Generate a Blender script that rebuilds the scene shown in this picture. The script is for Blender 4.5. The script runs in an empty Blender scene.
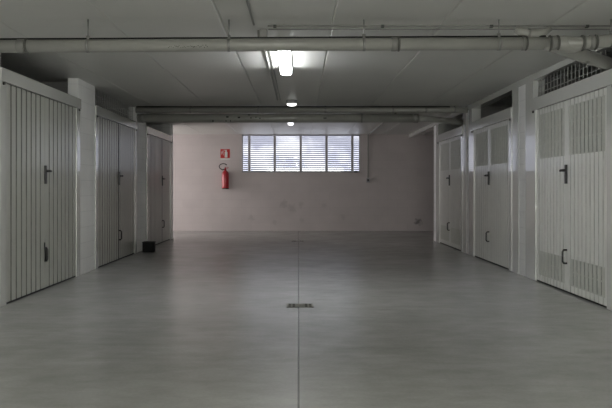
import bpy, bmesh, math, random
from mathutils import Vector, Matrix
random.seed(7)
C = bpy.context.scene.collection
PI = math.pi

# ------------------------------------------------------------------ camera
CAMH = 1.10
cam = bpy.data.cameras.new('camera')
cam.sensor_width = 36.0
cam.lens = 750.0 / 612.0 * 36.0
cam.shift_x = 6.0 / 612.0
cam.shift_y = -16.0 / 612.0
cam.clip_start = 0.05
cam_o = bpy.data.objects.new('camera', cam)
cam_o.location = (0, 0, CAMH)
cam_o.rotation_euler = (PI / 2, 0, 0)
C.objects.link(cam_o)
bpy.context.scene.camera = cam_o

# ------------------------------------------------------------------ world (overcast sky, broken cloud)
world = bpy.data.worlds.new('sky')
bpy.context.scene.world = world
world.use_nodes = True
nt = world.node_tree
nt.nodes.clear()
wo = nt.nodes.new('ShaderNodeOutputWorld')
bg = nt.nodes.new('ShaderNodeBackground')
tc = nt.nodes.new('ShaderNodeTexCoord')
ns = nt.nodes.new('ShaderNodeTexNoise')
ns.inputs['Scale'].default_value = 28.0
ns.inputs['Detail'].default_value = 3.0
rp = nt.nodes.new('ShaderNodeValToRGB')
rp.color_ramp.elements[0].position = 0.45
rp.color_ramp.elements[0].color = (0.95, 0.97, 1.15, 1)
rp.color_ramp.elements[1].position = 0.66
rp.color_ramp.elements[1].color = (2.1, 2.1, 2.2, 1)
nt.links.new(tc.outputs['Generated'], ns.inputs['Vector'])
nt.links.new(ns.outputs['Fac'], rp.inputs['Fac'])
nt.links.new(rp.outputs['Color'], bg.inputs['Color'])
bg.inputs['Strength'].default_value = 0.62
nt.links.new(bg.outputs['Background'], wo.inputs['Surface'])


# ------------------------------------------------------------------ large lights out of view (added fill behind the camera, daylight from the left lane)
def area(name, loc, rot, sx, sy, power, col):
    l = bpy.data.lights.new(name, 'AREA')
    l.shape = 'RECTANGLE'
    l.size, l.size_y = sx, sy
    l.energy = power
    l.color = col
    o = bpy.data.objects.new(name, l)
    o.location = loc
    o.rotation_euler = rot
    C.objects.link(o)
    return o


area('rear_fill_light', (0.3, -5.9, 1.25), (PI / 2, 0, PI), 4.6, 2.1, 110, (1.0, 0.995, 0.93)).rotation_euler = (PI / 2, 0, 0)  # unseen fill light added in front of the closed rear wall
area('lane_daylight', (-7.2, 17.8, 1.3), (PI / 2, 0, -PI / 2), 2.2, 2.1, 63, (1.0, 0.94, 0.94))

vs = bpy.context.scene.view_settings
vs.view_transform = 'Standard'
vs.look = 'None'
vs.gamma = 1.0
vs.use_curve_mapping = False
vs.exposure = 1.07


# ------------------------------------------------------------------ materials
def mat(name, col, rough=0.5, metal=0.0, coat=0.0, coat_rough=0.08, emit=None, estr=0.0,
        var=0.0, vscale=3.0, bump=0.0, bscale=40.0, spec=0.5):
    m = bpy.data.materials.new(name)
    m.use_nodes = True
    t = m.node_tree
    b = t.nodes['Principled BSDF']
    b.inputs['Base Color'].default_value = (*col, 1)
    b.inputs['Roughness'].default_value = rough
    b.inputs['Metallic'].default_value = metal
    b.inputs['Specular IOR Level'].default_value = spec
    b.inputs['Coat Weight'].default_value = coat
    b.inputs['Coat Roughness'].default_value = coat_rough
    if emit:
        b.inputs['Emission Color'].default_value = (*emit, 1)
        b.inputs['Emission Strength'].default_value = estr
    c = t.nodes.new('ShaderNodeTexCoord')
    if var > 0:
        n = t.nodes.new('ShaderNodeTexNoise')
        n.inputs['Scale'].default_value = vscale
        n.inputs['Detail'].default_value = 5.0
        n.inputs['Roughness'].default_value = 0.6
        r = t.nodes.new('ShaderNodeValToRGB')
        r.color_ramp.elements[0].position = 0.3
        r.color_ramp.elements[1].position = 0.7
        r.color_ramp.elements[0].color = (*[x * (1 - var) for x in col], 1)
        r.color_ramp.elements[1].color = (*[min(1, x * (1 + var)) for x in col], 1)
        t.links.new(c.outputs['Object'], n.inputs['Vector'])
        t.links.new(n.outputs['Fac'], r.inputs['Fac'])
        t.links.new(r.outputs['Color'], b.inputs['Base Color'])
    if bump > 0:
        n = t.nodes.new('ShaderNodeTexNoise')
        n.inputs['Scale'].default_value = bscale
        n.inputs['Detail'].default_value = 3.0
        bp = t.nodes.new('ShaderNodeBump')
        bp.inputs['Strength'].default_value = bump
        bp.inputs['Distance'].default_value = 0.01
        t.links.new(c.outputs['Object'], n.inputs['Vector'])
        t.links.new(n.outputs['Fac'], bp.inputs['Height'])
        t.links.new(bp.outputs['Normal'], b.inputs['Normal'])
    return m


def block_mat(name, col, axis='Y', var=0.05, rough=0.55, bw=0.5, bh=0.2, mortar=0.86, coat=0.0, stains=False):
    """painted blockwork: faint mortar lines, in world-like object coordinates"""
    m = mat(name, col, rough, var=0, coat=coat)
    t = m.node_tree
    b = t.nodes['Principled BSDF']
    c = t.nodes.new('ShaderNodeTexCoord')
    sp = t.nodes.new('ShaderNodeSeparateXYZ')
    cb = t.nodes.new('ShaderNodeCombineXYZ')
    t.links.new(c.outputs['Object'], sp.inputs[0])
    t.links.new(sp.outputs[axis], cb.inputs['X'])
    t.links.new(sp.outputs['Z'], cb.inputs['Y'])
    br = t.nodes.new('ShaderNodeTexBrick')
    br.inputs['Scale'].default_value = 1.0
    br.inputs['Brick Width'].default_value = bw
    br.inputs['Row Height'].default_value = bh
    br.inputs['Mortar Size'].default_value = 0.006
    br.inputs['Mortar Smooth'].default_value = 0.6
    br.inputs['Color1'].default_value = (1, 1, 1, 1)
    br.inputs['Color2'].default_value = (0.97, 0.97, 0.97, 1)
    br.inputs['Mortar'].default_value = (mortar, mortar, mortar, 1)
    t.links.new(cb.outputs[0], br.inputs['Vector'])
    n = t.nodes.new('ShaderNodeTexNoise')
    n.inputs['Scale'].default_value = 1.7
    n.inputs['Detail'].default_value = 6.0
    t.links.new(c.outputs['Object'], n.inputs['Vector'])
    r = t.nodes.new('ShaderNodeValToRGB')
    r.color_ramp.elements[0].position = 0.3
    r.color_ramp.elements[1].position = 0.7
    r.color_ramp.elements[0].color = (*[x * (1 - var) for x in col], 1)
    r.color_ramp.elements[1].color = (*[min(1, x * (1 + var)) for x in col], 1)
    t.links.new(n.outputs['Fac'], r.inputs['Fac'])
    mx = t.nodes.new('ShaderNodeMix')
    mx.data_type = 'RGBA'
    mx.blend_type = 'MULTIPLY'
    mx.inputs['Factor'].default_value = 1.0
    t.links.new(r.outputs['Color'], mx.inputs[6])
    t.links.new(br.outputs['Color'], mx.inputs[7])
    last = mx.outputs[2]
    if stains:
        for (sx, sz, rad, amt) in stains:
            vd = t.nodes.new('ShaderNodeVectorMath')
            vd.operation = 'DISTANCE'
            n2 = t.nodes.new('ShaderNodeTexNoise')
            n2.inputs['Scale'].default_value = 9.0
            n2.inputs['Detail'].default_value = 4.0
            t.links.new(cb.outputs[0], n2.inputs['Vector'])
            ad = t.nodes.new('ShaderNodeVectorMath')
            ad.operation = 'MULTIPLY_ADD'
            ad.inputs[1].default_value = (rad * 2.2, rad * 2.2, 0)
            t.links.new(n2.outputs['Color'], ad.inputs[0])
            t.links.new(cb.outputs[0], ad.inputs[2])
            vd.inputs[1].default_value = (sx + rad * 1.1, sz + rad * 1.1, 0)
            t.links.new(ad.outputs[0], vd.inputs[0])
            mr = t.nodes.new('ShaderNodeMapRange')
            mr.inputs['From Min'].default_value = rad * 0.4
            mr.inputs['From Max'].default_value = rad
            mr.inputs['To Min'].default_value = amt
            mr.inputs['To Max'].default_value = 1.0
            t.links.new(vd.outputs['Value'], mr.inputs['Value'])
            m2 = t.nodes.new('ShaderNodeMix')
            m2.data_type = 'RGBA'
            m2.blend_type = 'MULTIPLY'
            m2.inputs['Factor'].default_value = 1.0
            t.links.new(last, m2.inputs[6])
            t.links.new(mr.outputs[0], m2.inputs[7])
            last = m2.outputs[2]
    t.links.new(last, b.inputs['Base Color'])
    bp = t.nodes.new('ShaderNodeBump')
    bp.inputs['Strength'].default_value = 0.25
    bp.inputs['Distance'].default_value = 0.004
    t.links.new(br.outputs['Fac'], bp.inputs['Height'])
    bp.invert = True
    t.links.new(bp.outputs['Normal'], b.inputs['Normal'])
    return m


def floor_mat():
    m = bpy.data.materials.new('polished_concrete')
    m.use_nodes = True
    t = m.node_tree
    b = t.nodes['Principled BSDF']
    c = t.nodes.new('ShaderNodeTexCoord')
    # cloudy trowelled concrete, at two scales
    def noise(scale, stretch, detail, lo, hi, a, z):
        mp = t.nodes.new('ShaderNodeMapping')
        mp.inputs['Scale'].default_value = stretch
        n = t.nodes.new('ShaderNodeTexNoise')
        n.inputs['Scale'].default_value = scale
        n.inputs['Detail'].default_value = detail
        n.inputs['Roughness'].default_value = 0.6
        n.inputs['Distortion'].default_value = 0.15
        r = t.nodes.new('ShaderNodeMapRange')
        r.inputs['From Min'].default_value = lo
        r.inputs['From Max'].default_value = hi
        r.inputs['To Min'].default_value = a
        r.inputs['To Max'].default_value = z
        t.links.new(c.outputs['Object'], mp.inputs['Vector'])
        t.links.new(mp.outputs[0], n.inputs['Vector'])
        t.links.new(n.outputs['Fac'], r.inputs['Value'])
        return r.outputs[0]
    def mul(x, y):
        q = t.nodes.new('ShaderNodeMath')
        q.operation = 'MULTIPLY'
        t.links.new(x, q.inputs[0])
        t.links.new(y, q.inputs[1])
        return q.outputs[0]
    v = mul(noise(0.55, (1, 0.7, 1), 4, 0.15, 0.85, 0.76, 1.20), noise(2.4, (0.7, 1.0, 1), 5, 0.15, 0.85, 0.80, 1.17))
    v = mul(v, noise(45, (1, 1, 1), 3, 0.2, 0.8, 0.93, 1.07))
    v = mul(v, noise(9, (0.5, 1.0, 1), 5, 0.2, 0.8, 0.87, 1.13))
    v = mul(v, noise(4.3, (0.55, 1.0, 1), 3, 0.70, 0.80, 1.0, 0.72))
    # saw-cut joint running away from the camera
    sp = t.nodes.new('ShaderNodeSeparateXYZ')
    t.links.new(c.outputs['Object'], sp.inputs[0])
    ma = t.nodes.new('ShaderNodeMath')
    ma.operation = 'MULTIPLY_ADD'
    ma.inputs[1].default_value = 0.0019
    t.links.new(sp.outputs['Y'], ma.inputs[0])
    t.links.new(sp.outputs['X'], ma.inputs[2])
    ab = t.nodes.new('ShaderNodeMath')
    ab.operation = 'ABSOLUTE'
    t.links.new(ma.outputs[0], ab.inputs[0])
    jr = t.nodes.new('ShaderNodeMapRange')
    jr.inputs['From Min'].default_value = 0.004
    jr.inputs['From Max'].default_value = 0.0065
    jr.inputs['To Min'].default_value = 0.3
    jr.inputs['To Max'].default_value = 1.0
    t.links.new(ab.outputs[0], jr.inputs['Value'])
    v = mul(v, jr.outputs[0])
    mx = t.nodes.new('ShaderNodeMix')
    mx.data_type = 'RGBA'
    mx.blend_type = 'MULTIPLY'
    mx.inputs['Factor'].default_value = 1.0
    mx.inputs[6].default_value = (0.375, 0.375, 0.36, 1)
    t.links.new(v, mx.inputs[7])
    t.links.new(mx.outputs[2], b.inputs['Base Color'])
    b.inputs['Roughness'].default_value = 0.25
    return m


M = {}
M['floor'] = floor_mat()
M['ceiling'] = mat('painted_concrete_ceiling', (0.68, 0.68, 0.65), 0.42, var=0.03, vscale=1.2, bump=0.05, bscale=5)
M['wall_far'] = block_mat('pinkish_painted_blockwork', (0.61, 0.555, 0.55), 'X', var=0.05, mortar=0.93,
                          stains=[(3.02, 0.24, 0.12, 0.38), (-0.42, 0.68, 0.13, 0.84), (-0.20, 0.58, 0.13, 0.86), (0.02, 0.66, 0.10, 0.88),
                                  (0.62, 0.66, 0.08, 0.9), (-1.25, 0.33, 0.10, 0.88), (0.05, 0.28, 0.09, 0.9), (1.1, 0.35, 0.09, 0.9), (-0.65, 0.22, 0.08, 0.9)])
M['pier_left'] = block_mat('grey_painted_pier', (0.86, 0.86, 0.84), 'Y', var=0.05)
M['pier_right'] = block_mat('white_painted_pier', (0.87, 0.875, 0.87), 'Y', var=0.03)
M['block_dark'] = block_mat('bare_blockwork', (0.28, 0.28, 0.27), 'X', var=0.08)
M['lintel'] = mat('painted_lintel', (0.55, 0.55, 0.53), 0.5, var=0.03)
M['white_gloss'] = mat('white_enamel', (0.72, 0.73, 0.705), 0.22, coat=1.0, coat_rough=0.01, var=0.02, vscale=2)
M['white_rib'] = mat('white_enamel_sheet', (0.82, 0.83, 0.79), 0.30, coat=0.3, coat_rough=0.10, var=0.03, vscale=2)
M['grey_gloss'] = mat('grey_white_enamel', (0.56, 0.565, 0.53), 0.22, coat=1.0, coat_rough=0.01, var=0.03, vscale=2)
M['grey_rib'] = mat('beige_grey_enamel_sheet', (0.42, 0.42, 0.38), 0.34, coat=0.22, coat_rough=0.12, var=0.05, vscale=1.6)
M['white_rib_joint'] = mat('darker_white_joint', (0.57, 0.57, 0.54), 0.6, var=0.25, vscale=5)
M['grey_rib_joint'] = mat('darker_grey_joint', (0.17, 0.17, 0.15), 0.6, var=0.3, vscale=5)
M['vent'] = mat('perforated_vent_sheet', (0.60, 0.61, 0.56), 0.5, var=0.06, vscale=18)
M['black'] = mat('black_plastic', (0.012, 0.012, 0.012), 0.4)
M['black_soft'] = mat('black_box_plastic', (0.004, 0.004, 0.004), 0.9, var=0.3, vscale=12)
M['steel'] = mat('galvanised_steel', (0.30, 0.30, 0.29), 0.4, metal=0.7, var=0.1, vscale=20)
M['dark_steel'] = mat('dark_steel', (0.07, 0.07, 0.065), 0.5, metal=0.4)
M['pvc'] = mat('grey_painted_pipe', (0.32, 0.32, 0.293), 0.34, coat=0.15, coat_rough=0.2, var=0.06, vscale=4)
M['pvc_ring'] = mat('grey_pipe_collar', (0.21, 0.21, 0.195), 0.4, var=0.05, vscale=6)
M['dark_ring'] = mat('dark_seal_ring', (0.10, 0.10, 0.09), 0.6)
M['ink'] = mat('black_print_and_dirt', (0.03, 0.03, 0.03), 0.7)
M['conduit'] = mat('grey_conduit', (0.27, 0.27, 0.25), 0.35)
M['red'] = mat('red_enamel', (0.42, 0.018, 0.03), 0.28, coat=0.4, coat_rough=0.08)
M['sign_red'] = mat('red_sign_print', (0.55, 0.03, 0.03), 0.45)
M['sign_white'] = mat('white_sign_print', (0.72, 0.72, 0.70), 0.45)
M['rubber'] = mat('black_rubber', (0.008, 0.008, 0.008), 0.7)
M['slat'] = mat('aluminium_slat', (0.30, 0.30, 0.36), 0.4, metal=0.0)
M['win_frame'] = mat('grey_window_frame', (0.42, 0.41, 0.43), 0.4)
M['lamp_body'] = mat('lamp_housing_grey', (0.50, 0.50, 0.48), 0.4)
M['lamp_on'] = mat('lit_diffuser', (0.8, 0.8, 0.8), 0.3, emit=(0.97, 0.985, 1.0), estr=17.0)
M['lamp_fill'] = mat('fill_lamp_diffuser', (0.8, 0.8, 0.8), 0.3, emit=(1.0, 1.0, 0.93), estr=24.0)  # glow of the added fill lamps
M['lamp_dim'] = mat('weakly_lit_diffuser', (0.75, 0.75, 0.75), 0.3, emit=(0.97, 0.96, 1.0), estr=0.9)
M['lamp_round'] = mat('bulkhead_diffuser', (0.8, 0.8, 0.8), 0.15, emit=(1, 1, 0.96), estr=1.6)
M['mesh_wire'] = mat('painted_wire', (0.50, 0.50, 0.48), 0.5)
M['grate'] = mat('drain_grate_metal', (0.12, 0.118, 0.095), 0.5, metal=0.3, var=0.3, vscale=14)
M['hole'] = mat('drain_pit', (0.008, 0.008, 0.008), 0.9)


def glass_mat():
    m = bpy.data.materials.new('window_glass')
    m.use_nodes = True
    t = m.node_tree
    t.nodes.clear()
    o = t.nodes.new('ShaderNodeOutputMaterial')
    tr = t.nodes.new('ShaderNodeBsdfTransparent')
    tr.inputs[0].default_value = (0.93, 0.94, 0.95, 1)
    gl = t.nodes.new('ShaderNodeBsdfGlossy')
    gl.inputs['Roughness'].default_value = 0.03
    fr = t.nodes.new('ShaderNodeFresnel')
    fr.inputs[0].default_value = 1.45
    mx = t.nodes.new('ShaderNodeMixShader')
    t.links.new(fr.outputs[0], mx.inputs[0])
    t.links.new(tr.outputs[0], mx.inputs[1])
    t.links.new(gl.outputs[0], mx.inputs[2])
    t.links.new(mx.outputs[0], o.inputs[0])
    return m


M['glass'] = glass_mat()


# ------------------------------------------------------------------ mesh helpers
def box(bm, x0, x1, y0, y1, z0, z1, bev=0.0):
    if x0 > x1: x0, x1 = x1, x0
    if y0 > y1: y0, y1 = y1, y0
    if z0 > z1: z0, z1 = z1, z0
    t = bmesh.new()
    bmesh.ops.create_cube(t, size=1.0)
    for v in t.verts:
        v.co = Vector(((x0 + x1) / 2 + v.co.x * (x1 - x0), (y0 + y1) / 2 + v.co.y * (y1 - y0), (z0 + z1) / 2 + v.co.z * (z1 - z0)))
    if bev > 0:
        bmesh.ops.bevel(t, geom=list(t.edges), offset=bev, segments=2, affect='EDGES', profile=0.6)
    merge(bm, t)


def merge(bm, t):
    me = bpy.data.meshes.new('tmp')
    t.to_mesh(me)
    t.free()
    bm.from_mesh(me)
    bpy.data.meshes.remove(me)


def tube(bm, pts, r, seg=16, caps=True):
    """round tube through points; r a number or one radius per point"""
    P = [Vector(p) for p in pts]
    rs = r if isinstance(r, (list, tuple)) else [r] * len(P)
    rings = []
    up = None
    for i, p in enumerate(P):
        if i == 0: d = P[1] - P[0]
        elif i == len(P) - 1: d = P[-1] - P[-2]
        else: d = (P[i + 1] - P[i]).normalized() + (P[i] - P[i - 1]).normalized()
        d.normalize()
        if up is None:
            up = Vector((0, 0, 1)) if abs(d.z) < 0.9 else Vector((1, 0, 0))
        a = d.cross(up).normalized()
        up = a.cross(d).normalized()
        rings.append([bm.verts.new(p + (a * math.cos(2 * PI * k / seg) + up * math.sin(2 * PI * k / seg)) * rs[i]) for k in range(seg)])
    for i in range(len(rings) - 1):
        for k in range(seg):
            f = bm.faces.new((rings[i][k], rings[i][(k + 1) % seg], rings[i + 1][(k + 1) % seg], rings[i + 1][k]))
            f.smooth = True
    if caps:
        bm.faces.new(rings[0][::-1])
        bm.faces.new(rings[-1])


def lathe(bm, prof, cx=0, cy=0, cz=0, seg=24):
    """prof: list of (radius, z)"""
    rings = []
    for (r, z) in prof:
        rings.append([bm.verts.new((cx + r * math.cos(2 * PI * k / seg), cy + r * math.sin(2 * PI * k / seg), cz + z)) for k in range(seg)])
    for i in range(len(rings) - 1):
        for k in range(seg):
            f = bm.faces.new((rings[i][k], rings[i][(k + 1) % seg], rings[i + 1][(k + 1) % seg], rings[i + 1][k]))
            f.smooth = True
    bm.faces.new(rings[0][::-1])
    bm.faces.new(rings[-1])


def obj(name, bm, m, parent=None, loc=None):
    bmesh.ops.recalc_face_normals(bm, faces=list(bm.faces))
    me = bpy.data.meshes.new(name)
    bm.to_mesh(me)
    bm.free()
    o = bpy.data.objects.new(name, me)
    me.materials.append(M[m] if isinstance(m, str) else m)
    C.objects.link(o)
    if parent: o.parent = parent
    if loc: o.location = loc
    return o


def thing(name, label, cat, loc=(0, 0, 0), group=None):
    o = bpy.data.objects.new(name, None)
    o.empty_display_size = 0.1
    C.objects.link(o)
    o.location = loc
    tag(o, label, cat, group)
    return o


def tag(o, label, cat, group=None):
    o['label'] = label
    o['category'] = cat
    o['kind'] = 'thing'
    if group: o['group'] = group
    return o


def struct(name, bm, m, label=None, cat=None):
    o = obj(name, bm, m)
    o['kind'] = 'structure'
    if label: o['label'] = label
    if cat: o['category'] = cat
    return o


# ------------------------------------------------------------------ dimensions
XL, XR = -2.77, 2.80          # door planes
HC = 2.47                     # ceiling
YB = 19.2                     # far wall
Y0 = -6.0                     # wall behind the camera
LE, RE = 16.36, 15.70         # where the side rows end
XO = 8.2                      # back of the garage boxes

# ------------------------------------------------------------------ setting
b = bmesh.new()
box(b, -10, 10, Y0 - 0.2, YB + 0.2, -0.2, 0)
struct('floor', b, 'floor', 'polished grey concrete floor with one straight saw-cut joint', 'floor')


# ceiling: wide precast slabs with V joints, one bay slightly lower
def ceiling():
    bm = bmesh.new()
    xs = [(-10.0, 0)]
    for k in range(-11, 11):
        x = 0.27 + 0.91 * k
        xs += [(x - 0.012, 0), (x, 0.012), (x + 0.012, 0)]
    xs.append((10.0, 0))
    ys = [(Y0 - 0.2, 0), (6.10, 0), (6.35, -0.014), (8.56, -0.014), (8.575, 0), (YB + 0.2, 0)]
    g = [[bm.verts.new((x, y, HC + gx + dy)) for (x, gx) in xs] for (y, dy) in ys]
    for j in range(len(ys) - 1):
        for i in range(len(xs) - 1):
            bm.faces.new((g[j][i], g[j][i + 1], g[j + 1][i + 1], g[j + 1][i]))
    box(bm, -10, 10, Y0 - 0.2, YB + 0.2, HC + 0.03, HC + 0.25)
    o = struct('ceiling', bm, 'ceiling', 'grey painted concrete ceiling with straight slab joints', 'ceiling')
    return o


ceiling()

# far wall with the window opening
WX0, WX1, WZ0, WZ1 = -1.485, 1.535, 1.495, 2.465
b = bmesh.new()
box(b, -10, WX0, YB, YB + 0.2, 0, HC + 0.02)
box(b, WX1, 10, YB, YB + 0.2, 0, HC + 0.02)
box(b, WX0, WX1, YB, YB + 0.2, 0, WZ0)
struct('wall_far', b, 'wall_far', 'pale pinkish painted block wall at the far end', 'wall')

b = bmesh.new(); box(b, -10, 10, Y0 - 0.2, Y0, 0, HC + 0.02); struct('wall_rear', b, 'lintel')
# end walls of the crossing lane, box backs
b = bmesh.new()
box(b, -7.5, -7.3, LE - 0.1, YB, 0, HC + 0.02)
box(b, -XO - 0.2, -XO, Y0, LE - 0.1, 0, HC + 0.02)
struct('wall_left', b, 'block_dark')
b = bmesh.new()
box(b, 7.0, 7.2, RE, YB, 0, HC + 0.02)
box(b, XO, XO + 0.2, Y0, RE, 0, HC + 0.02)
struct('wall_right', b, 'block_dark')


# piers (masonry) and the partitions behind them
def pier(side, y0, y1, label, m):
    X = XL if side < 0 else XR
    bm = bmesh.new()
    box(bm, X, X + side * 0.13, y0, y1, 0, HC)
    ym = (y0 + y1) / 2
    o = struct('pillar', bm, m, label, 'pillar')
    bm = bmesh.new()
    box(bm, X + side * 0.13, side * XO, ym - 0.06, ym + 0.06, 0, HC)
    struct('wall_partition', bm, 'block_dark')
    return o


pier(-1, 6.25, 6.93, 'grey painted pillar before the nearest left garage door', 'pier_left')
pier(-1, 9.37, 10.13, 'grey painted block pillar between the first and second left garage doors', 'pier_left')
pier(-1, 12.68, 13.50, 'grey painted pillar behind the black box on the left', 'pier_left')
pier(1, 9.29, 9.59, 'white painted pillar between the first and second right garage doors', 'pier_right')
pier(1, 12.42, 12.62, 'white painted pillar between the second and third right garage doors', 'pier_right')
pier(1, 5.95, 6.10, 'white painted pillar before the nearest right garage door', 'pier_right')
b = bmesh.new()
box(b, XL, -XO, LE - 0.12, LE, 0, HC)
struct('pillar', b, 'pier_left', 'grey wall end closing the left row of garages', 'pillar')
b = bmesh.new()
box(b, XR, XO, RE - 0.16, RE, 0, HC)
box(b, XR, XR + 0.3, RE - 0.30, RE - 0.16, 0, HC)
struct('pillar', b, 'pier_right', 'white wall end closing the right row of garages', 'pillar')

# glossy steel jambs either side of the right piers, full height
n = 0
for (y0, y1) in ((6.10, 6.52), (9.00, 9.29), (9.59, 9.88), (12.20, 12.42), (12.62, 12.86), (15.18, 15.40)):
    bm = bmesh.new()
    box(bm, XR - 0.006, XR + 0.14, y0, y1, 0, HC - 0.08)
    n += 1
    struct('trim_%d' % n, bm, 'white_gloss', 'glossy white steel jamb panel of the right row', 'jamb')

# lintel strip along the top of the right row, carried over the lane to the far wall; thin one on the left
b = bmesh.new()
box(b, XR - 0.005, XR + 0.15, Y0, YB, HC - 0.08, HC)
struct('trim_7', b, 'white_gloss', 'white lintel strip under the ceiling along the right row', 'lintel')
# plain wall sections of both rows beside and behind the camera
b = bmesh.new(); box(b, XL, XL - 0.2, Y0, 6.25, 0, HC); struct('wall_left_near', b, 'pier_left')
b = bmesh.new(); box(b, XR, XR + 0.2, Y0, 5.95, 0, HC - 0.08); struct('wall_right_near', b, 'pier_right')

# ------------------------------------------------------------------ window
wroot = bpy.data.objects.new('window_1', None)
C.objects.link(wroot)
wroot.location = ((WX0 + WX1) / 2, YB, WZ0)
wroot['kind'] = 'structure'
wroot['label'] = 'wide high window of six panes under the ceiling of the far wall'
wroot['category'] = 'window'
wl = Vector(wroot.location)


def wbox(bm, x0, x1, y0, y1, z0, z1):
    box(bm, x0 - wl.x, x1 - wl.x, y0 - wl.y, y1 - wl.y, z0 - wl.z, z1 - wl.z)


b = bmesh.new()
wbox(b, WX0, WX0 + 0.02, YB + 0.02, YB + 0.07, WZ0, WZ1)
wbox(b, WX1 - 0.02, WX1, YB + 0.02, YB + 0.07, WZ0, WZ1)
wbox(b, WX0, WX1, YB + 0.02, YB + 0.07, WZ1 - 0.02, WZ1 + 0.01)
wbox(b, WX0, WX1, YB + 0.02, YB + 0.07, WZ0, WZ0 + 0.025)
obj('window_frame', b, 'win_frame', wroot)
mull = [-1.30, -0.648, 0.018, 0.680, 1.341]
for mx_ in mull:
    b = bmesh.new()
    wbox(b, mx_ - 0.03, mx_ + 0.03, YB + 0.01, YB + 0.08, WZ0 + 0.02, WZ1 - 0.03)
    obj('mullion', b, 'win_frame', wroot)
ed = [WX0] + mull + [WX1]
for i in range(6):
    b = bmesh.new()
    wbox(b, ed[i] + 0.02, ed[i + 1] - 0.02, YB + 0.045, YB + 0.049, WZ0 + 0.02, WZ1 - 0.03)
    obj('window_pane', b, 'glass', wroot)
b = bmesh.new()
wbox(b, WX0, WX1, YB - 0.015, YB + 0.02, WZ0 - 0.02, WZ0)
obj('window_sill', b, 'wall_far', wroot)

bl = thing('window_blind', 'horizontal pale metal slat blind behind the panes of the far window', 'blind', ((WX0 + WX1) / 2, YB + 0.14, WZ0))
b = bmesh.new()
NS = 19
for i in range(NS):
    z = 0.035 + i * (WZ1 - WZ0 - 0.06) / (NS - 1)
    t = bmesh.new()
    bmesh.ops.create_cube(t, size=1.0)
    R = Matrix.Rotation(math.radians(-33), 4, 'X')
    for v in t.verts:
        p = R @ Vector((0, v.co.y * 0.046, v.co.z * 0.003))
        v.co = Vector((v.co.x * (WX1 - WX0 - 0.03), p.y, p.z + z))
    merge(b, t)
obj('slats', b, 'slat', bl)
b = bmesh.new()
box(b, -1.5, 1.5, -0.02, 0.02, 0.002, 0.022)
obj('bottom_rail', b, 'slat', bl)
b = bmesh.new()
box(b, 1.38 - 0.025, 1.47 - 0.025, -0.215, -0.17, 0.0, 0.045, 0.008)
o = obj('window_winder', b, 'black')
o.location = ((WX0 + WX1) / 2, YB + 0.14, WZ0)
tag(o, 'small black window opener at the lower right corner of the far window', 'window opener')


# ------------------------------------------------------------------ garage doors
def ribbed(bm, side, ya, yb, z0, z1, pitch, gw, gd, thick=0.03):
    """vertical ribbed sheet on plane x=0 facing the corridor (-side); ya/yb local depth"""
    n = max(1, round((yb - ya) / pitch))
    p = (yb - ya) / n
    line = [(ya, 0.0)]
    for k in range(1, n):
        c = ya + k * p
        line += [(c - gw / 2, 0.0), (c - gw / 4, gd), (c + gw / 4, gd), (c + gw / 2, 0.0)]
    line.append((yb, 0.0))
    lo = [bm.verts.new((side * d, y, z0)) for (y, d) in line]
    hi = [bm.verts.new((side * d, y, z1)) for (y, d) in line]
    for i in range(len(line) - 1):
        f = bm.faces.new((lo[i], lo[i + 1], hi[i + 1], hi[i]))
        if line[i][1] > 0 or line[i + 1][1] > 0: f.material_index = 1      # joint faces between the ribs take a darker colour
    # closed back
    bl_ = [bm.verts.new((side * thick, y, z)) for (y, z) in ((ya, z0), (yb, z0), (yb, z1), (ya, z1))]
    bm.faces.new(bl_)
    bm.faces.new((lo[0], hi[0], bl_[3], bl_[0]))
    bm.faces.new((lo[-1], bl_[1], bl_[2], hi[-1]))
    bm.faces.new(hi + [bl_[2], bl_[3]])
    bm.faces.new(lo[::-1] + [bl_[0], bl_[1]][::1])


def vent(bm, side, ya, yb, z0, z1, pitch):
    """slotted vent field: narrow vertical bars over dark gaps"""
    n = max(1, round((yb - ya) / pitch))
    p = (yb - ya) / n
    for k in range(n):
        a = ya + k * p + 0.011
        e = ya + (k + 1) * p - 0.011
        m = 3
        w = (e - a) / m
        for j in range(m):
            box(bm, side * 0.005, side * 0.011, a + j * w + 0.001, a + (j + 1) * w - 0.001, z0, z1)
    nz = max(2, int((z1 - z0) / 0.14))
    for i in range(nz + 1):
        z = z0 + (z1 - z0) * i / nz
        box(bm, side * 0.011, side * 0.016, ya, yb, z - 0.006, z + 0.006)


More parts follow.
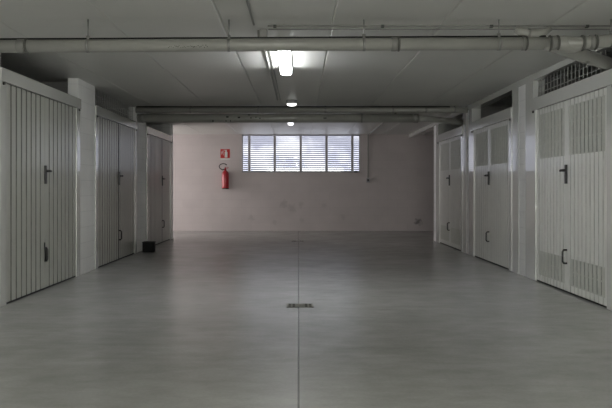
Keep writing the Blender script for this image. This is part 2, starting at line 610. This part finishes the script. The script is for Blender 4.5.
def garage_door(side, y0, y1, top, seam, pitch, mf, mp, label, vents=(), hdr=0.14, stl=(0.10, 0.10), hand=1, hz=1.25, gw=0.02, ring=False, lever=0.055, gap=0.005, pull=0.045):
    """y0 near edge, y1 far edge; seam depth of the leaf joint"""
    X = (XL if side < 0 else XR)
    base = Vector((X, (y0 + y1) / 2, 0))
    root = thing('garage_door', label, 'garage door', base, 'garage doors of the two rows')
    L0, L1 = y0 - base.y, y1 - base.y
    sm = seam - base.y
    # frame: header and two stiles standing 3 cm proud of the leaves
    bm = bmesh.new()
    box(bm, -side * 0.024, side * 0.05, L0, L1, top - hdr, top, 0.004)
    obj('header', bm, mf, root)
    bm = bmesh.new()
    box(bm, -side * 0.012, side * 0.05, L0, L0 + stl[0], 0.0, top - hdr, 0.004)
    obj('stile', bm, mf, root)
    bm = bmesh.new()
    box(bm, -side * 0.012, side * 0.05, L1 - stl[1], L1, 0.0, top - hdr, 0.004)
    obj('stile', bm, mf, root)
    for yy in (L0 + stl[0] * 0.45, L1 - stl[1] * 0.45):
        bm = bmesh.new()
        tube(bm, [(-side * 0.010, yy, top - hdr - 0.018), (-side * 0.030, yy, top - hdr - 0.018)], 0.014, 10)
        obj('pivot_bolt', bm, 'dark_steel', root)
    zt = top - hdr - 0.006
    for (a, e, which) in ((L0 + stl[0] + 0.004, sm - gap, 0), (sm + gap, L1 - stl[1] - 0.004, 1)):
        bm = bmesh.new()
        vz = sorted(vents)
        mg = 0.06
        z = 0.02
        for (v0, v1) in vz:
            ribbed(bm, side, a, e, z, v0, pitch, gw, 0.02)
            box(bm, 0, side * 0.02, a, a + mg, v0, v1)
            box(bm, 0, side * 0.02, e - mg, e, v0, v1)
            z = v1
        ribbed(bm, side, a, e, z, zt, pitch, gw, 0.02)
        leaf = obj('leaf', bm, mp, root)
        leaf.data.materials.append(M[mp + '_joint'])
        for (v0, v1) in vz:
            bm = bmesh.new()
            vent(bm, side, a + mg, e - mg, v0, v1, pitch)
            o = obj('vent_panel', bm, 'vent', leaf)
            o['label'] = 'darker slotted vent field'
    # handle on the near leaf edge beside the seam
    yh = sm
    hr = bmesh.new()
    box(hr, -side * 0.020, side * 0.002, yh - 0.022, yh + 0.022, hz - 0.105, hz + 0.095, 0.006)
    hob = obj('handle_plate', hr, 'black', root)
    bm = bmesh.new()
    tube(bm, [(-side * 0.01, yh, hz + 0.035), (-side * 0.045, yh, hz + 0.035)], 0.015, 10)
    tube(bm, [(-side * 0.05, yh - (0.04 if hand == 2 else 0.012), hz + 0.035), (-side * 0.048, yh + lever, hz + 0.035), (-side * 0.044, yh + lever + 0.02, hz + 0.033)], 0.0135, 10)
    if hand == 2:
        tube(bm, [(-side * 0.05, yh - 0.03, hz + 0.035), (-side * 0.05, yh - 0.13, hz + 0.035)], 0.010, 10)
    obj('lever', bm, 'black', hob)
    bm = bmesh.new()
    z0_, z1_ = 0.31, 0.45
    yq = yh + (0.0 if side > 0 else 0.0)
    tube(bm, [(0.0, yq, z1_), (-side * pull * 0.7, yq, z1_), (-side * pull, yq, z1_ - 0.02), (-side * pull, yq, z0_ + 0.02), (-side * pull * 0.7, yq, z0_), (0.0, yq, z0_)], 0.0105, 10)
    if ring:
        tube(bm, [(-side * 0.004, yq - 0.02, z1_ + 0.06), (-side * 0.008, yq - 0.005, z0_ + 0.01), (-side * 0.012, yq + 0.012, z0_ + 0.05), (-side * 0.008, yq, z1_ - 0.01)], 0.008, 8)
    obj('pull_handle', bm, 'black', root)
    if gap > 0.01:
        bm = bmesh.new()
        box(bm, -side * 0.004, side * 0.01, sm - 0.028, sm + 0.028, 0.02, zt)
        o = obj('seam_strip', bm, 'dark_steel', root)
        o['label'] = 'dark strip down the joint between the leaves'
    # dark rubber strip under the leaves
    bm = bmesh.new()
    box(bm, side * 0.004, side * 0.018, L0 + stl[0], L1 - stl[1], 0.002, 0.02)
    obj('bottom_seal', bm, 'rubber', root)
    return root


garage_door(-1, 6.90, 9.42, 2.215, 8.14, 0.14, 'grey_gloss', 'grey_rib',
            'beige-grey ribbed garage door nearest the camera on the left', hdr=0.125, stl=(0.15, 0.15), ring=True, pull=0.028, gw=0.034)
garage_door(-1, 10.13, 12.68, 2.215, 11.45, 0.13, 'grey_gloss', 'grey_rib',
            'grey ribbed garage door in the middle of the left row', hdr=0.125, hand=2, stl=(0.12, 0.12), gw=0.032, gap=0.012)
garage_door(-1, 13.50, 16.10, 2.215, 15.05, 0.13, 'grey_gloss', 'grey_rib',
            'grey ribbed garage door farthest away on the left beyond the black box', hdr=0.125, hand=2, stl=(0.12, 0.12), gw=0.032, gap=0.012)
garage_door(1, 6.52, 9.00, 2.165, 7.87, 0.105, 'white_gloss', 'white_rib',
            'white ribbed garage door nearest on the right with slotted vents above and below', vents=((0.09, 0.37), (1.44, 1.955)), stl=(0.30, 0.12))
garage_door(1, 9.88, 12.20, 2.165, 11.10, 0.11, 'white_gloss', 'white_rib',
            'white ribbed garage door in the middle of the right row, vents only at the top', vents=((1.44, 1.955),), stl=(0.14, 0.16), hand=2)
garage_door(1, 12.86, 15.18, 2.165, 14.02, 0.11, 'white_gloss', 'white_rib',
            'white ribbed garage door farthest away on the right', vents=((0.09, 0.37), (1.44, 1.955)), stl=(0.14, 0.14), hand=2)

# left wall end: grey post beside the last door
b = bmesh.new()
box(b, XL - 0.006, XL - 0.2, 16.10, LE - 0.12, 0, HC)
struct('trim_8', b, 'pier_left')


# wire mesh above doors
def grille(side, y0, y1, z0, z1, label, py=0.105, pz=0.11):
    X = (XL if side < 0 else XR) + side * 0.06
    bm = bmesh.new()
    n = int((y1 - y0) / py)
    for i in range(n + 1):
        y = (y1 - y0) * i / n
        tube(bm, [(0, y, 0.0), (0, y, z1 - z0)], 0.0055, 6)
    k = max(1, int((z1 - z0) / pz))
    for j in range(1, k + 1):
        z = (z1 - z0) * j / (k + 1)
        tube(bm, [(0.009 * side, 0, z), (0.009 * side, y1 - y0, z)], 0.0045, 6)
    o = obj('wire_grille', bm, 'mesh_wire')
    o.location = (X, y0, z0)
    tag(o, label, 'grille')


grille(1, 7.02, 8.99, 2.166, HC - 0.081, 'wire grille in the gap above the nearest right garage door', 0.105, 0.075)
grille(-1, 10.14, 12.67, 2.216, HC - 0.002, 'wire grille in the gap above the middle left garage door', 0.12, 0.12)

# ------------------------------------------------------------------ pipes
YP = 6.10


def pz(x):                      # the near drain pipe climbs slightly to the right
    return 2.252 + (x + 2.44) * 0.0055


def ring(parent, name, x0, x1, r, zf, y, m='pvc_ring'):
    bm = bmesh.new()
    tube(bm, [(x0, y, zf(x0)), (x0 + 0.006, y, zf(x0)), (x1 - 0.006, y, zf(x1)), (x1, y, zf(x1))], [r - 0.004, r, r, r - 0.004], 24)
    o = obj(name, bm, m, parent)
    o.location = -parent.location
    return o


def hanger(parent, x, y, ztop, zpipe, r):
    bm = bmesh.new()
    tube(bm, [(x, y, ztop), (x, y, zpipe + r)], 0.006, 8)
    tube(bm, [(x, y, zpipe + r - 0.002), (x, y, zpipe + r + 0.03)], 0.013, 8)
    tube(bm, [(x - 0.012, y, zpipe), (x + 0.012, y, zpipe)], r + 0.004, 24)
    o = obj('hanger', bm, 'steel', parent)
    o.location = -parent.location
    return o


p1 = thing('drain_pipe', 'long grey drain pipe hung across the ceiling nearest the camera', 'pipe', (0, YP, pz(0)))
b = bmesh.new()
tube(b, [(XL, YP, pz(XL)), (2.02, YP, pz(2.02))], 0.052, 28)
tube(b, [(2.02, YP, pz(2.02)), (2.30, YP, pz(2.30)), (2.80, YP, 2.325)], 0.052, 28)
o = obj('pipe_run', b, 'pvc', p1); o.location = -p1.location
b = bmesh.new()
tube(b, [(1.98, YP, 2.274), (2.10, YP + 0.02, 2.258), (2.26, YP + 0.18, 2.246), (2.86, YP + 0.78, 2.230), (3.6, YP + 1.45, 2.224)], [0.05, 0.064, 0.060, 0.060, 0.060], 24)
o = obj('branch_pipe', b, 'pvc', p1); o.location = -p1.location
ring(p1, 'collar', -2.30, -2.235, 0.058, pz, YP)
ring(p1, 'collar', 0.74, 0.79, 0.058, pz, YP)
ring(p1, 'collar', 1.80, 1.825, 0.057, pz, YP)
ring(p1, 'collar', 2.03, 2.08, 0.062, pz, YP)
ring(p1, 'collar', 2.29, 2.315, 0.062, lambda x: pz(2.3), YP)
ring(p1, 'collar', 2.35, 2.39, 0.060, lambda x: 2.284, YP)
b = bmesh.new()
tube(b, [(2.06, YP, pz(2)), (2.14, YP + 0.01, 2.272), (2.24, YP + 0.03, 2.270), (2.31, YP, 2.278)], [0.058, 0.068, 0.064, 0.056], 24)
o = obj('junction', b, 'pvc', p1); o.location = -p1.location
for (xa, ra) in ((-2.232, 0.060), (0.793, 0.060), (1.828, 0.058), (2.022, 0.066), (2.082, 0.066), (2.285, 0.066), (2.393, 0.063)):
    ring(p1, 'seal_ring', xa, xa + 0.018, ra, lambda x: pz(x) if x < 2.35 else 2.286, YP, 'dark_ring')
for x in (-1.724, -0.577, 0.52, 1.618, 2.53):
    hanger(p1, x, YP, HC, pz(x) if x < 2.3 else 2.298, 0.052)
b = bmesh.new()
for i in range(26):              # faded print and dirt specks on the pipe skin
    x = -1.06 + i * 0.0125 + random.uniform(-0.003, 0.003)
    a = math.radians(random.uniform(-32, -10))
    s = random.uniform(0.002, 0.0042)
    y = YP - 0.0515 * math.cos(a); z = pz(x) + 0.0515 * math.sin(a)
    box(b, x - s, x + s, y - 0.0015, y + 0.0015, z - s * 0.8, z + s * 0.8)
o = obj('printed_marks', b, 'ink', p1); o['kind'] = 'stuff'; o.location = -p1.location

# short upright stub behind the near pipe
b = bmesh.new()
tube(b, [(XL, YP, pz(XL) + 0.059), (2.0, YP, pz(2.0) + 0.058)], 0.007, 10)  # thin dark tube added as the shadow line between pipe and ceiling
o = obj('top_shadow_line', b, 'rubber', p1); o.location = -p1.location
b = bmesh.new()
tube(b, [(1.76, 6.14, 2.40), (1.81, 6.13, 2.375), (1.86, 6.13, 2.355), (1.93, 6.13, 2.352), (1.99, 6.13, 2.37), (2.06, 6.18, 2.41)], [0.026, 0.036, 0.046, 0.046, 0.034, 0.022], 18)
o = obj('elbow', b, 'pvc', p1); o.location = -p1.location
b = bmesh.new()
tube(b, [(1.855, 6.13, 2.355), (1.875, 6.13, 2.352)], 0.05, 20)
o = obj('elbow_ring', b, 'pvc_ring', p1); o.location = -p1.location
b = bmesh.new()
tube(b, [(2.44, YP + 0.37, 2.243), (2.48, YP + 0.41, 2.241)], 0.066, 20)
o = obj('branch_ring', b, 'pvc_ring', p1); o.location = -p1.location

# far pair of pipes
Y2 = 12.52
p2 = thing('drain_pipe', 'upper of two far drain pipes, tight under the ceiling', 'pipe', (0, Y2, 2.40))
zf2 = lambda x: 2.402
b = bmesh.new()
tube(b, [(-2.74, Y2, 2.402), (2.66, Y2, 2.402), (2.79, Y2, 2.402)], 0.048, 24)
o = obj('pipe_run', b, 'pvc', p2); o.location = -p2.location
for x in (-1.83, -0.70, 0.42, 1.55, 2.58):
    hanger(p2, x, Y2, HC, 2.402, 0.048)
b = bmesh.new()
tube(b, [(-2.73, Y2 - 0.02, 2.452), (2.5, Y2 - 0.02, 2.452)], 0.012, 10)  # dark tube standing in for the shadow above the far pipe
o = obj('top_shadow_line', b, 'rubber', p2); o.location = -p2.location
ring(p2, 'collar', 2.08, 2.12, 0.053, zf2, Y2)
p3 = thing('drain_pipe', 'lower thicker one of two far drain pipes, bending into the right row', 'pipe', (0, Y2 + 0.08, 2.27))
zf3 = lambda x: 2.272 if x < 2 else 2.262
b = bmesh.new()
tube(b, [(-2.72, Y2 + 0.06, 2.27), (1.95, Y2 + 0.06, 2.272)], 0.074, 24)
tube(b, [(1.93, Y2 + 0.06, 2.265), (2.15, Y2 + 0.07, 2.262), (2.35, Y2 + 0.20, 2.258), (2.80, Y2 + 0.62, 2.250), (3.4, Y2 + 1.2, 2.245)], 0.052, 20)
o = obj('pipe_run', b, 'pvc', p3); o.location = -p3.location
ring(p3, 'collar', 1.90, 1.98, 0.078, lambda x: 2.27, Y2 + 0.06)
ring(p3, 'collar', 1.02, 1.05, 0.078, lambda x: 2.272, Y2 + 0.06)
ring(p3, 'collar', -2.66, -2.62, 0.078, lambda x: 2.27, Y2 + 0.06)
b = bmesh.new()
for (px, py, w, h) in ((213, 120.5, 1.0, 3.2), (227.5, 117, 2.4, 1.6), (226, 120.5, .8, 2.6), (230.5, 120.5, .7, 2.6), (239, 117.5, 2.4, 1.4), (249, 115, 1.8, 1.2), (251, 118, 1.4, 1), (256, 117.3, 1.2, .9), (260, 118.4, 1.4, 1), (325, 118.2, 3.0, 1.0)):
    x = (px - 300) / 750 * Y2
    z = CAMH + (188 - py) / 750 * Y2
    dz = max(-0.072, min(0.072, z - 2.27))
    y = Y2 + 0.06 - math.sqrt(0.0745 ** 2 - dz ** 2)
    box(b, x - w / 120, x + w / 120, y - 0.004, y + 0.004, z - h / 120, z + h / 120)
o = obj('dirt_spots', b, 'ink', p3); o['kind'] = 'stuff'; o.location = -p3.location

# thin conduit parallel to the near pipe with its junction box, and the one running away
c1 = thing('cable_conduit', 'thin grey cable conduit across the ceiling behind the near pipe', 'conduit', (0, 6.27, 2.464))
b = bmesh.new()
tube(b, [(-0.27, 0, -0.010), (2.79, 0, -0.010)], 0.007, 10)
tube(b, [(-0.27, 0.11, -0.014), (2.79, 0.11, -0.014)], 0.005, 8)
obj('conduit_run', b, 'conduit', c1)
for x in (-0.21, 0.69, 1.60, 2.4):
    b = bmesh.new(); box(b, x - 0.013, x + 0.013, -0.018, 0.018, -0.024, 0.0, 0.003); obj('clip', b, 'dark_steel', c1)
jb = thing('junction_box', 'small grey junction box on the ceiling left of the tube lamp', 'junction box', (-0.31, 6.42, 2.40))
b = bmesh.new(); box(b, -0.035, 0.03, -0.03, 0.03, -0.015, 0.056, 0.006); obj('box_body', b, 'conduit', jb)
b = bmesh.new(); tube(b, [(-0.045, -0.0, 0.05), (-0.045, 0.0, -0.02), (-0.01, 0.0, -0.03), (0.03, 0, -0.03)], 0.009, 10); obj('cable_loop', b, 'pvc_ring', jb)
b = bmesh.new()
tube(b, [(0, 0.2, -0.0), (0, 5.18, -0.0)], 0.010, 10)
tube(b, [(0.045, 0.2, 0.0), (0.045, 5.18, 0.0)], 0.008, 10)
o = obj('cable_conduit', b, 'conduit'); o.location = (-0.345, 6.30, 2.450)
tag(o, 'pair of thin conduits running away along the ceiling beside the tube lamp', 'conduit')
b = bmesh.new()
tube(b, [(-0.385, 1.5, 2.4605), (-0.385, 6.24, 2.4605)], 0.009, 10)
o = obj('cable_conduit', b, 'conduit'); tag(o, 'thin conduit on the ceiling overhead, ending at the small junction box', 'conduit')
b = bmesh.new()
tube(b, [(1.74, 13.0, 2.460), (1.74, 18.6, 2.460), (1.74, 19.17, 2.458), (1.74, 19.183, 2.44), (1.74, 19.185, 1.36)], 0.012, 10)
o = obj('cable_conduit', b, 'conduit'); tag(o, 'thin conduit coming along the ceiling and down the far wall right of the window', 'conduit')
sw = thing('light_switch', 'small dark switch box at the lower end of the far wall conduit', 'switch', (1.74, YB, 1.30))
b = bmesh.new(); box(b, -0.045, 0.045, -0.045, 0, -0.06, 0.06, 0.008); obj('switch_box', b, 'win_frame', sw)
b = bmesh.new(); box(b, -0.022, 0.022, -0.052, -0.044, -0.03, 0.03, 0.003); obj('rocker', b, 'black', sw)


# ------------------------------------------------------------------ lamps
def tube_lamp(x, y0, y1, m, label, w=0.125):
    L = (y1 - y0) / 2
    zc = HC - 0.014 if 6.1 < (y0 + y1) / 2 < 8.6 else HC
    r = thing('tube_lamp', label, 'ceiling lamp', (x, (y0 + y1) / 2, zc - 0.10))
    bm = bmesh.new()
    box(bm, -w / 2 - 0.006, w / 2 + 0.006, -L, L, 0.062, 0.0985, 0.005)
    obj('housing', bm, 'lamp_body', r)
    # rounded trough diffuser
    bm = bmesh.new()
    prof = []
    n = 12
    for i in range(n + 1):
        a = PI * i / n
        prof.append((-w / 2 * math.cos(a), 0.064 - 0.064 * math.sin(a) ** 0.4))
    rows = []
    for (yy, s) in ((-L, 0.72), (-L + 0.02, 0.93), (-L + 0.05, 1.0), (L - 0.05, 1.0), (L - 0.02, 0.93), (L, 0.72)):
        rows.append([bm.verts.new((p[0] * s, yy, 0.064 + (p[1] - 0.064) * s)) for p in prof])
    for j in range(len(rows) - 1):
        for i in range(n):
            f = bm.faces.new((rows[j][i], rows[j][i + 1], rows[j + 1][i + 1], rows[j + 1][i])); f.smooth = True
        bm.faces.new((rows[j][0], rows[j + 1][0], rows[j + 1][-1], rows[j][-1]))
    bm.faces.new(rows[0]); bm.faces.new(rows[-1][::-1])
    obj('diffuser', bm, m, r)
    for sg_ in (-1, 1):
        bm = bmesh.new()
        box(bm, -w / 2 + 0.004, w / 2 - 0.004, sg_ * L, sg_ * (L + 0.012), 0.006, 0.0985, 0.004)
        obj('end_cap', bm, 'lamp_body', r)
    return r


tube_lamp(-0.155, 6.92, 8.40, 'lamp_on', 'brightly lit tube lamp on the ceiling just behind the near pipe')
tube_lamp(-0.19, 14.0, 15.35, 'lamp_dim', 'farthest small ceiling lamp, seen below the far pipes', w=0.115)
# unseen lamps added as fill overhead and behind the camera, stronger than the others
tube_lamp(-0.155, 0.6, 2.1, 'lamp_fill', 'unseen fill tube lamp added on the ceiling above the camera')
tube_lamp(-0.155, -4.4, -2.9, 'lamp_fill', 'unseen fill tube lamp added on the ceiling behind the camera')

rl = thing('bulkhead_lamp', 'small oval bulkhead lamp just above the far pipes', 'ceiling lamp', (-0.13, 11.72, HC))
b = bmesh.new()
lathe(b, [(0.080, -0.055), (0.086, -0.04), (0.09, -0.0)], seg=28)
obj('housing', b, 'win_frame', rl)
b = bmesh.new()
lathe(b, [(0.02, -0.09), (0.045, -0.087), (0.065, -0.078), (0.076, -0.064), (0.078, -0.054)], seg=28)
obj('diffuser', b, 'lamp_round', rl)

# ------------------------------------------------------------------ fire extinguisher and sign
fe = thing('fire_extinguisher', 'red fire extinguisher hanging on the far wall left of the window', 'fire extinguisher', (-1.90, YB - 0.11, 1.085))
b = bmesh.new()
lathe(b, [(0.070, 0.0), (0.086, 0.008), (0.09, 0.03), (0.09, 0.36), (0.084, 0.40), (0.062, 0.435), (0.034, 0.452), (0.03, 0.468)], seg=28)
obj('cylinder_body', b, 'red', fe)
b = bmesh.new()
lathe(b, [(0.072, -0.012), (0.088, -0.012), (0.088, 0.012), (0.07, 0.012)], seg=28)
obj('base_ring', b, 'black', fe)
b = bmesh.new()
lathe(b, [(0.027, 0.465), (0.027, 0.50), (0.018, 0.505), (0.018, 0.53)], seg=16)
box(b, -0.02, 0.075, -0.014, 0.014, 0.50, 0.512); box(b, -0.02, 0.085, -0.014, 0.014, 0.535, 0.547)
obj('valve', b, 'red', fe)
b = bmesh.new()
tube(b, [(-0.02, -0.01, 0.495), (-0.07, -0.03, 0.475), (-0.13, -0.035, 0.51), (-0.155, -0.03, 0.565), (-0.125, -0.02, 0.615), (-0.06, -0.01, 0.635), (0.0, -0.01, 0.625), (0.035, -0.01, 0.60)], 0.012, 10)
obj('hose', b, 'rubber', fe)
b = bmesh.new(); box(b, -0.05, 0.05, 0.085, 0.11, 0.25, 0.42, 0.004); obj('wall_bracket', b, 'steel', fe)

sg = thing('fire_extinguisher_sign', 'square red fire extinguisher sign on the wall above the extinguisher', 'sign', (-1.915, YB, 1.965))
b = bmesh.new(); box(b, -0.12, 0.12, -0.006, 0, -0.10, 0.13, 0.001); obj('sign_plate', b, 'sign_red', sg)
b = bmesh.new(); box(b, -0.12, 0.12, -0.006, 0, -0.145, -0.101, 0.001); obj('caption_strip', b, 'sign_white', sg)
b = bmesh.new()
y0_, y1_ = -0.0085, -0.0062
box(b, -0.012, 0.058, y0_, y1_, -0.085, 0.055)          # white extinguisher figure
box(b, -0.004, 0.05, y0_, y1_, 0.055, 0.07)
box(b, 0.008, 0.038, y0_, y1_, 0.07, 0.10)
box(b, -0.03, 0.045, y0_, y1_, 0.095, 0.11)
tt = [(-0.03, 0.10), (-0.048, 0.07), (-0.052, 0.02), (-0.045, -0.03)]
tube(b, [(x, -0.0075, z) for (x, z) in tt], 0.005, 6)
box(b, -0.095, -0.085, y0_, y1_, -0.01, 0.05); box(b, -0.085, -0.07, y0_, y1_, 0.02, 0.09)    # flame strokes
obj('pictogram', b, 'sign_white', sg)

# ------------------------------------------------------------------ black box by the left pillar
cr = thing('black_box', 'small open black plastic box on the floor against the left pillar', 'box', (-2.605, 12.93, 0))
b = bmesh.new()
w, d, h, tk = 0.095, 0.085, 0.175, 0.007
box(b, -w, w, -d, d, 0, 0.01)
box(b, -w, w, -d, -d + tk, 0, h); box(b, -w, w, d - tk, d, 0, h)
box(b, -w, -w + tk, -d, d, 0, h); box(b, w - tk, w, -d, d, 0, h)
obj('box_shell', b, 'black_soft', cr)
b = bmesh.new()
for (x0, x1, y0, y1) in ((-w - .006, w + .006, -d - .006, -d + tk), (-w - .006, w + .006, d - tk, d + .006), (-w - .006, -w + tk, -d, d), (w - tk, w + .006, -d, d)):
    box(b, x0, x1, y0, y1, h - 0.014, h)
obj('box_rim', b, 'rubber', cr)


# ------------------------------------------------------------------ floor drains
def drain(x, y, label, w=0.125, d=0.098):
    r = thing('floor_drain', label, 'drain', (x, y, 0))
    bm = bmesh.new()
    box(bm, -w, w, -d, d, 0.0005, 0.0015)
    obj('pit', bm, 'hole', r)
    bm = bmesh.new()
    e = 0.010
    box(bm, -w, w, -d, -d + e, 0.001, 0.005); box(bm, -w, w, d - e, d, 0.001, 0.005)
    box(bm, -w, -w + e, -d, d, 0.001, 0.005); box(bm, w - e, w, -d, d, 0.001, 0.005)
    obj('drain_frame', bm, 'grate', r)
    bm = bmesh.new()
    for i in range(7):
        c = -w + e + (2 * w - 2 * e) * i / 6
        box(bm, c - 0.008, c + 0.008, -d + e, d - e, 0.0016, 0.004)
    for c in (-0.03, 0.03):
        box(bm, -w + e, w - e, c - 0.008, c + 0.008, 0.0016, 0.0038)
    box(bm, -0.042, 0.042, -d + e, d - e, 0.0016, 0.0042)      # closed middle plate
    obj('grate', bm, 'grate', r)


drain(0.0, 7.0, 'square metal floor drain in the joint nearest the camera')
drain(-0.045, 15.5, 'square floor drain far away near the end wall', 0.13)
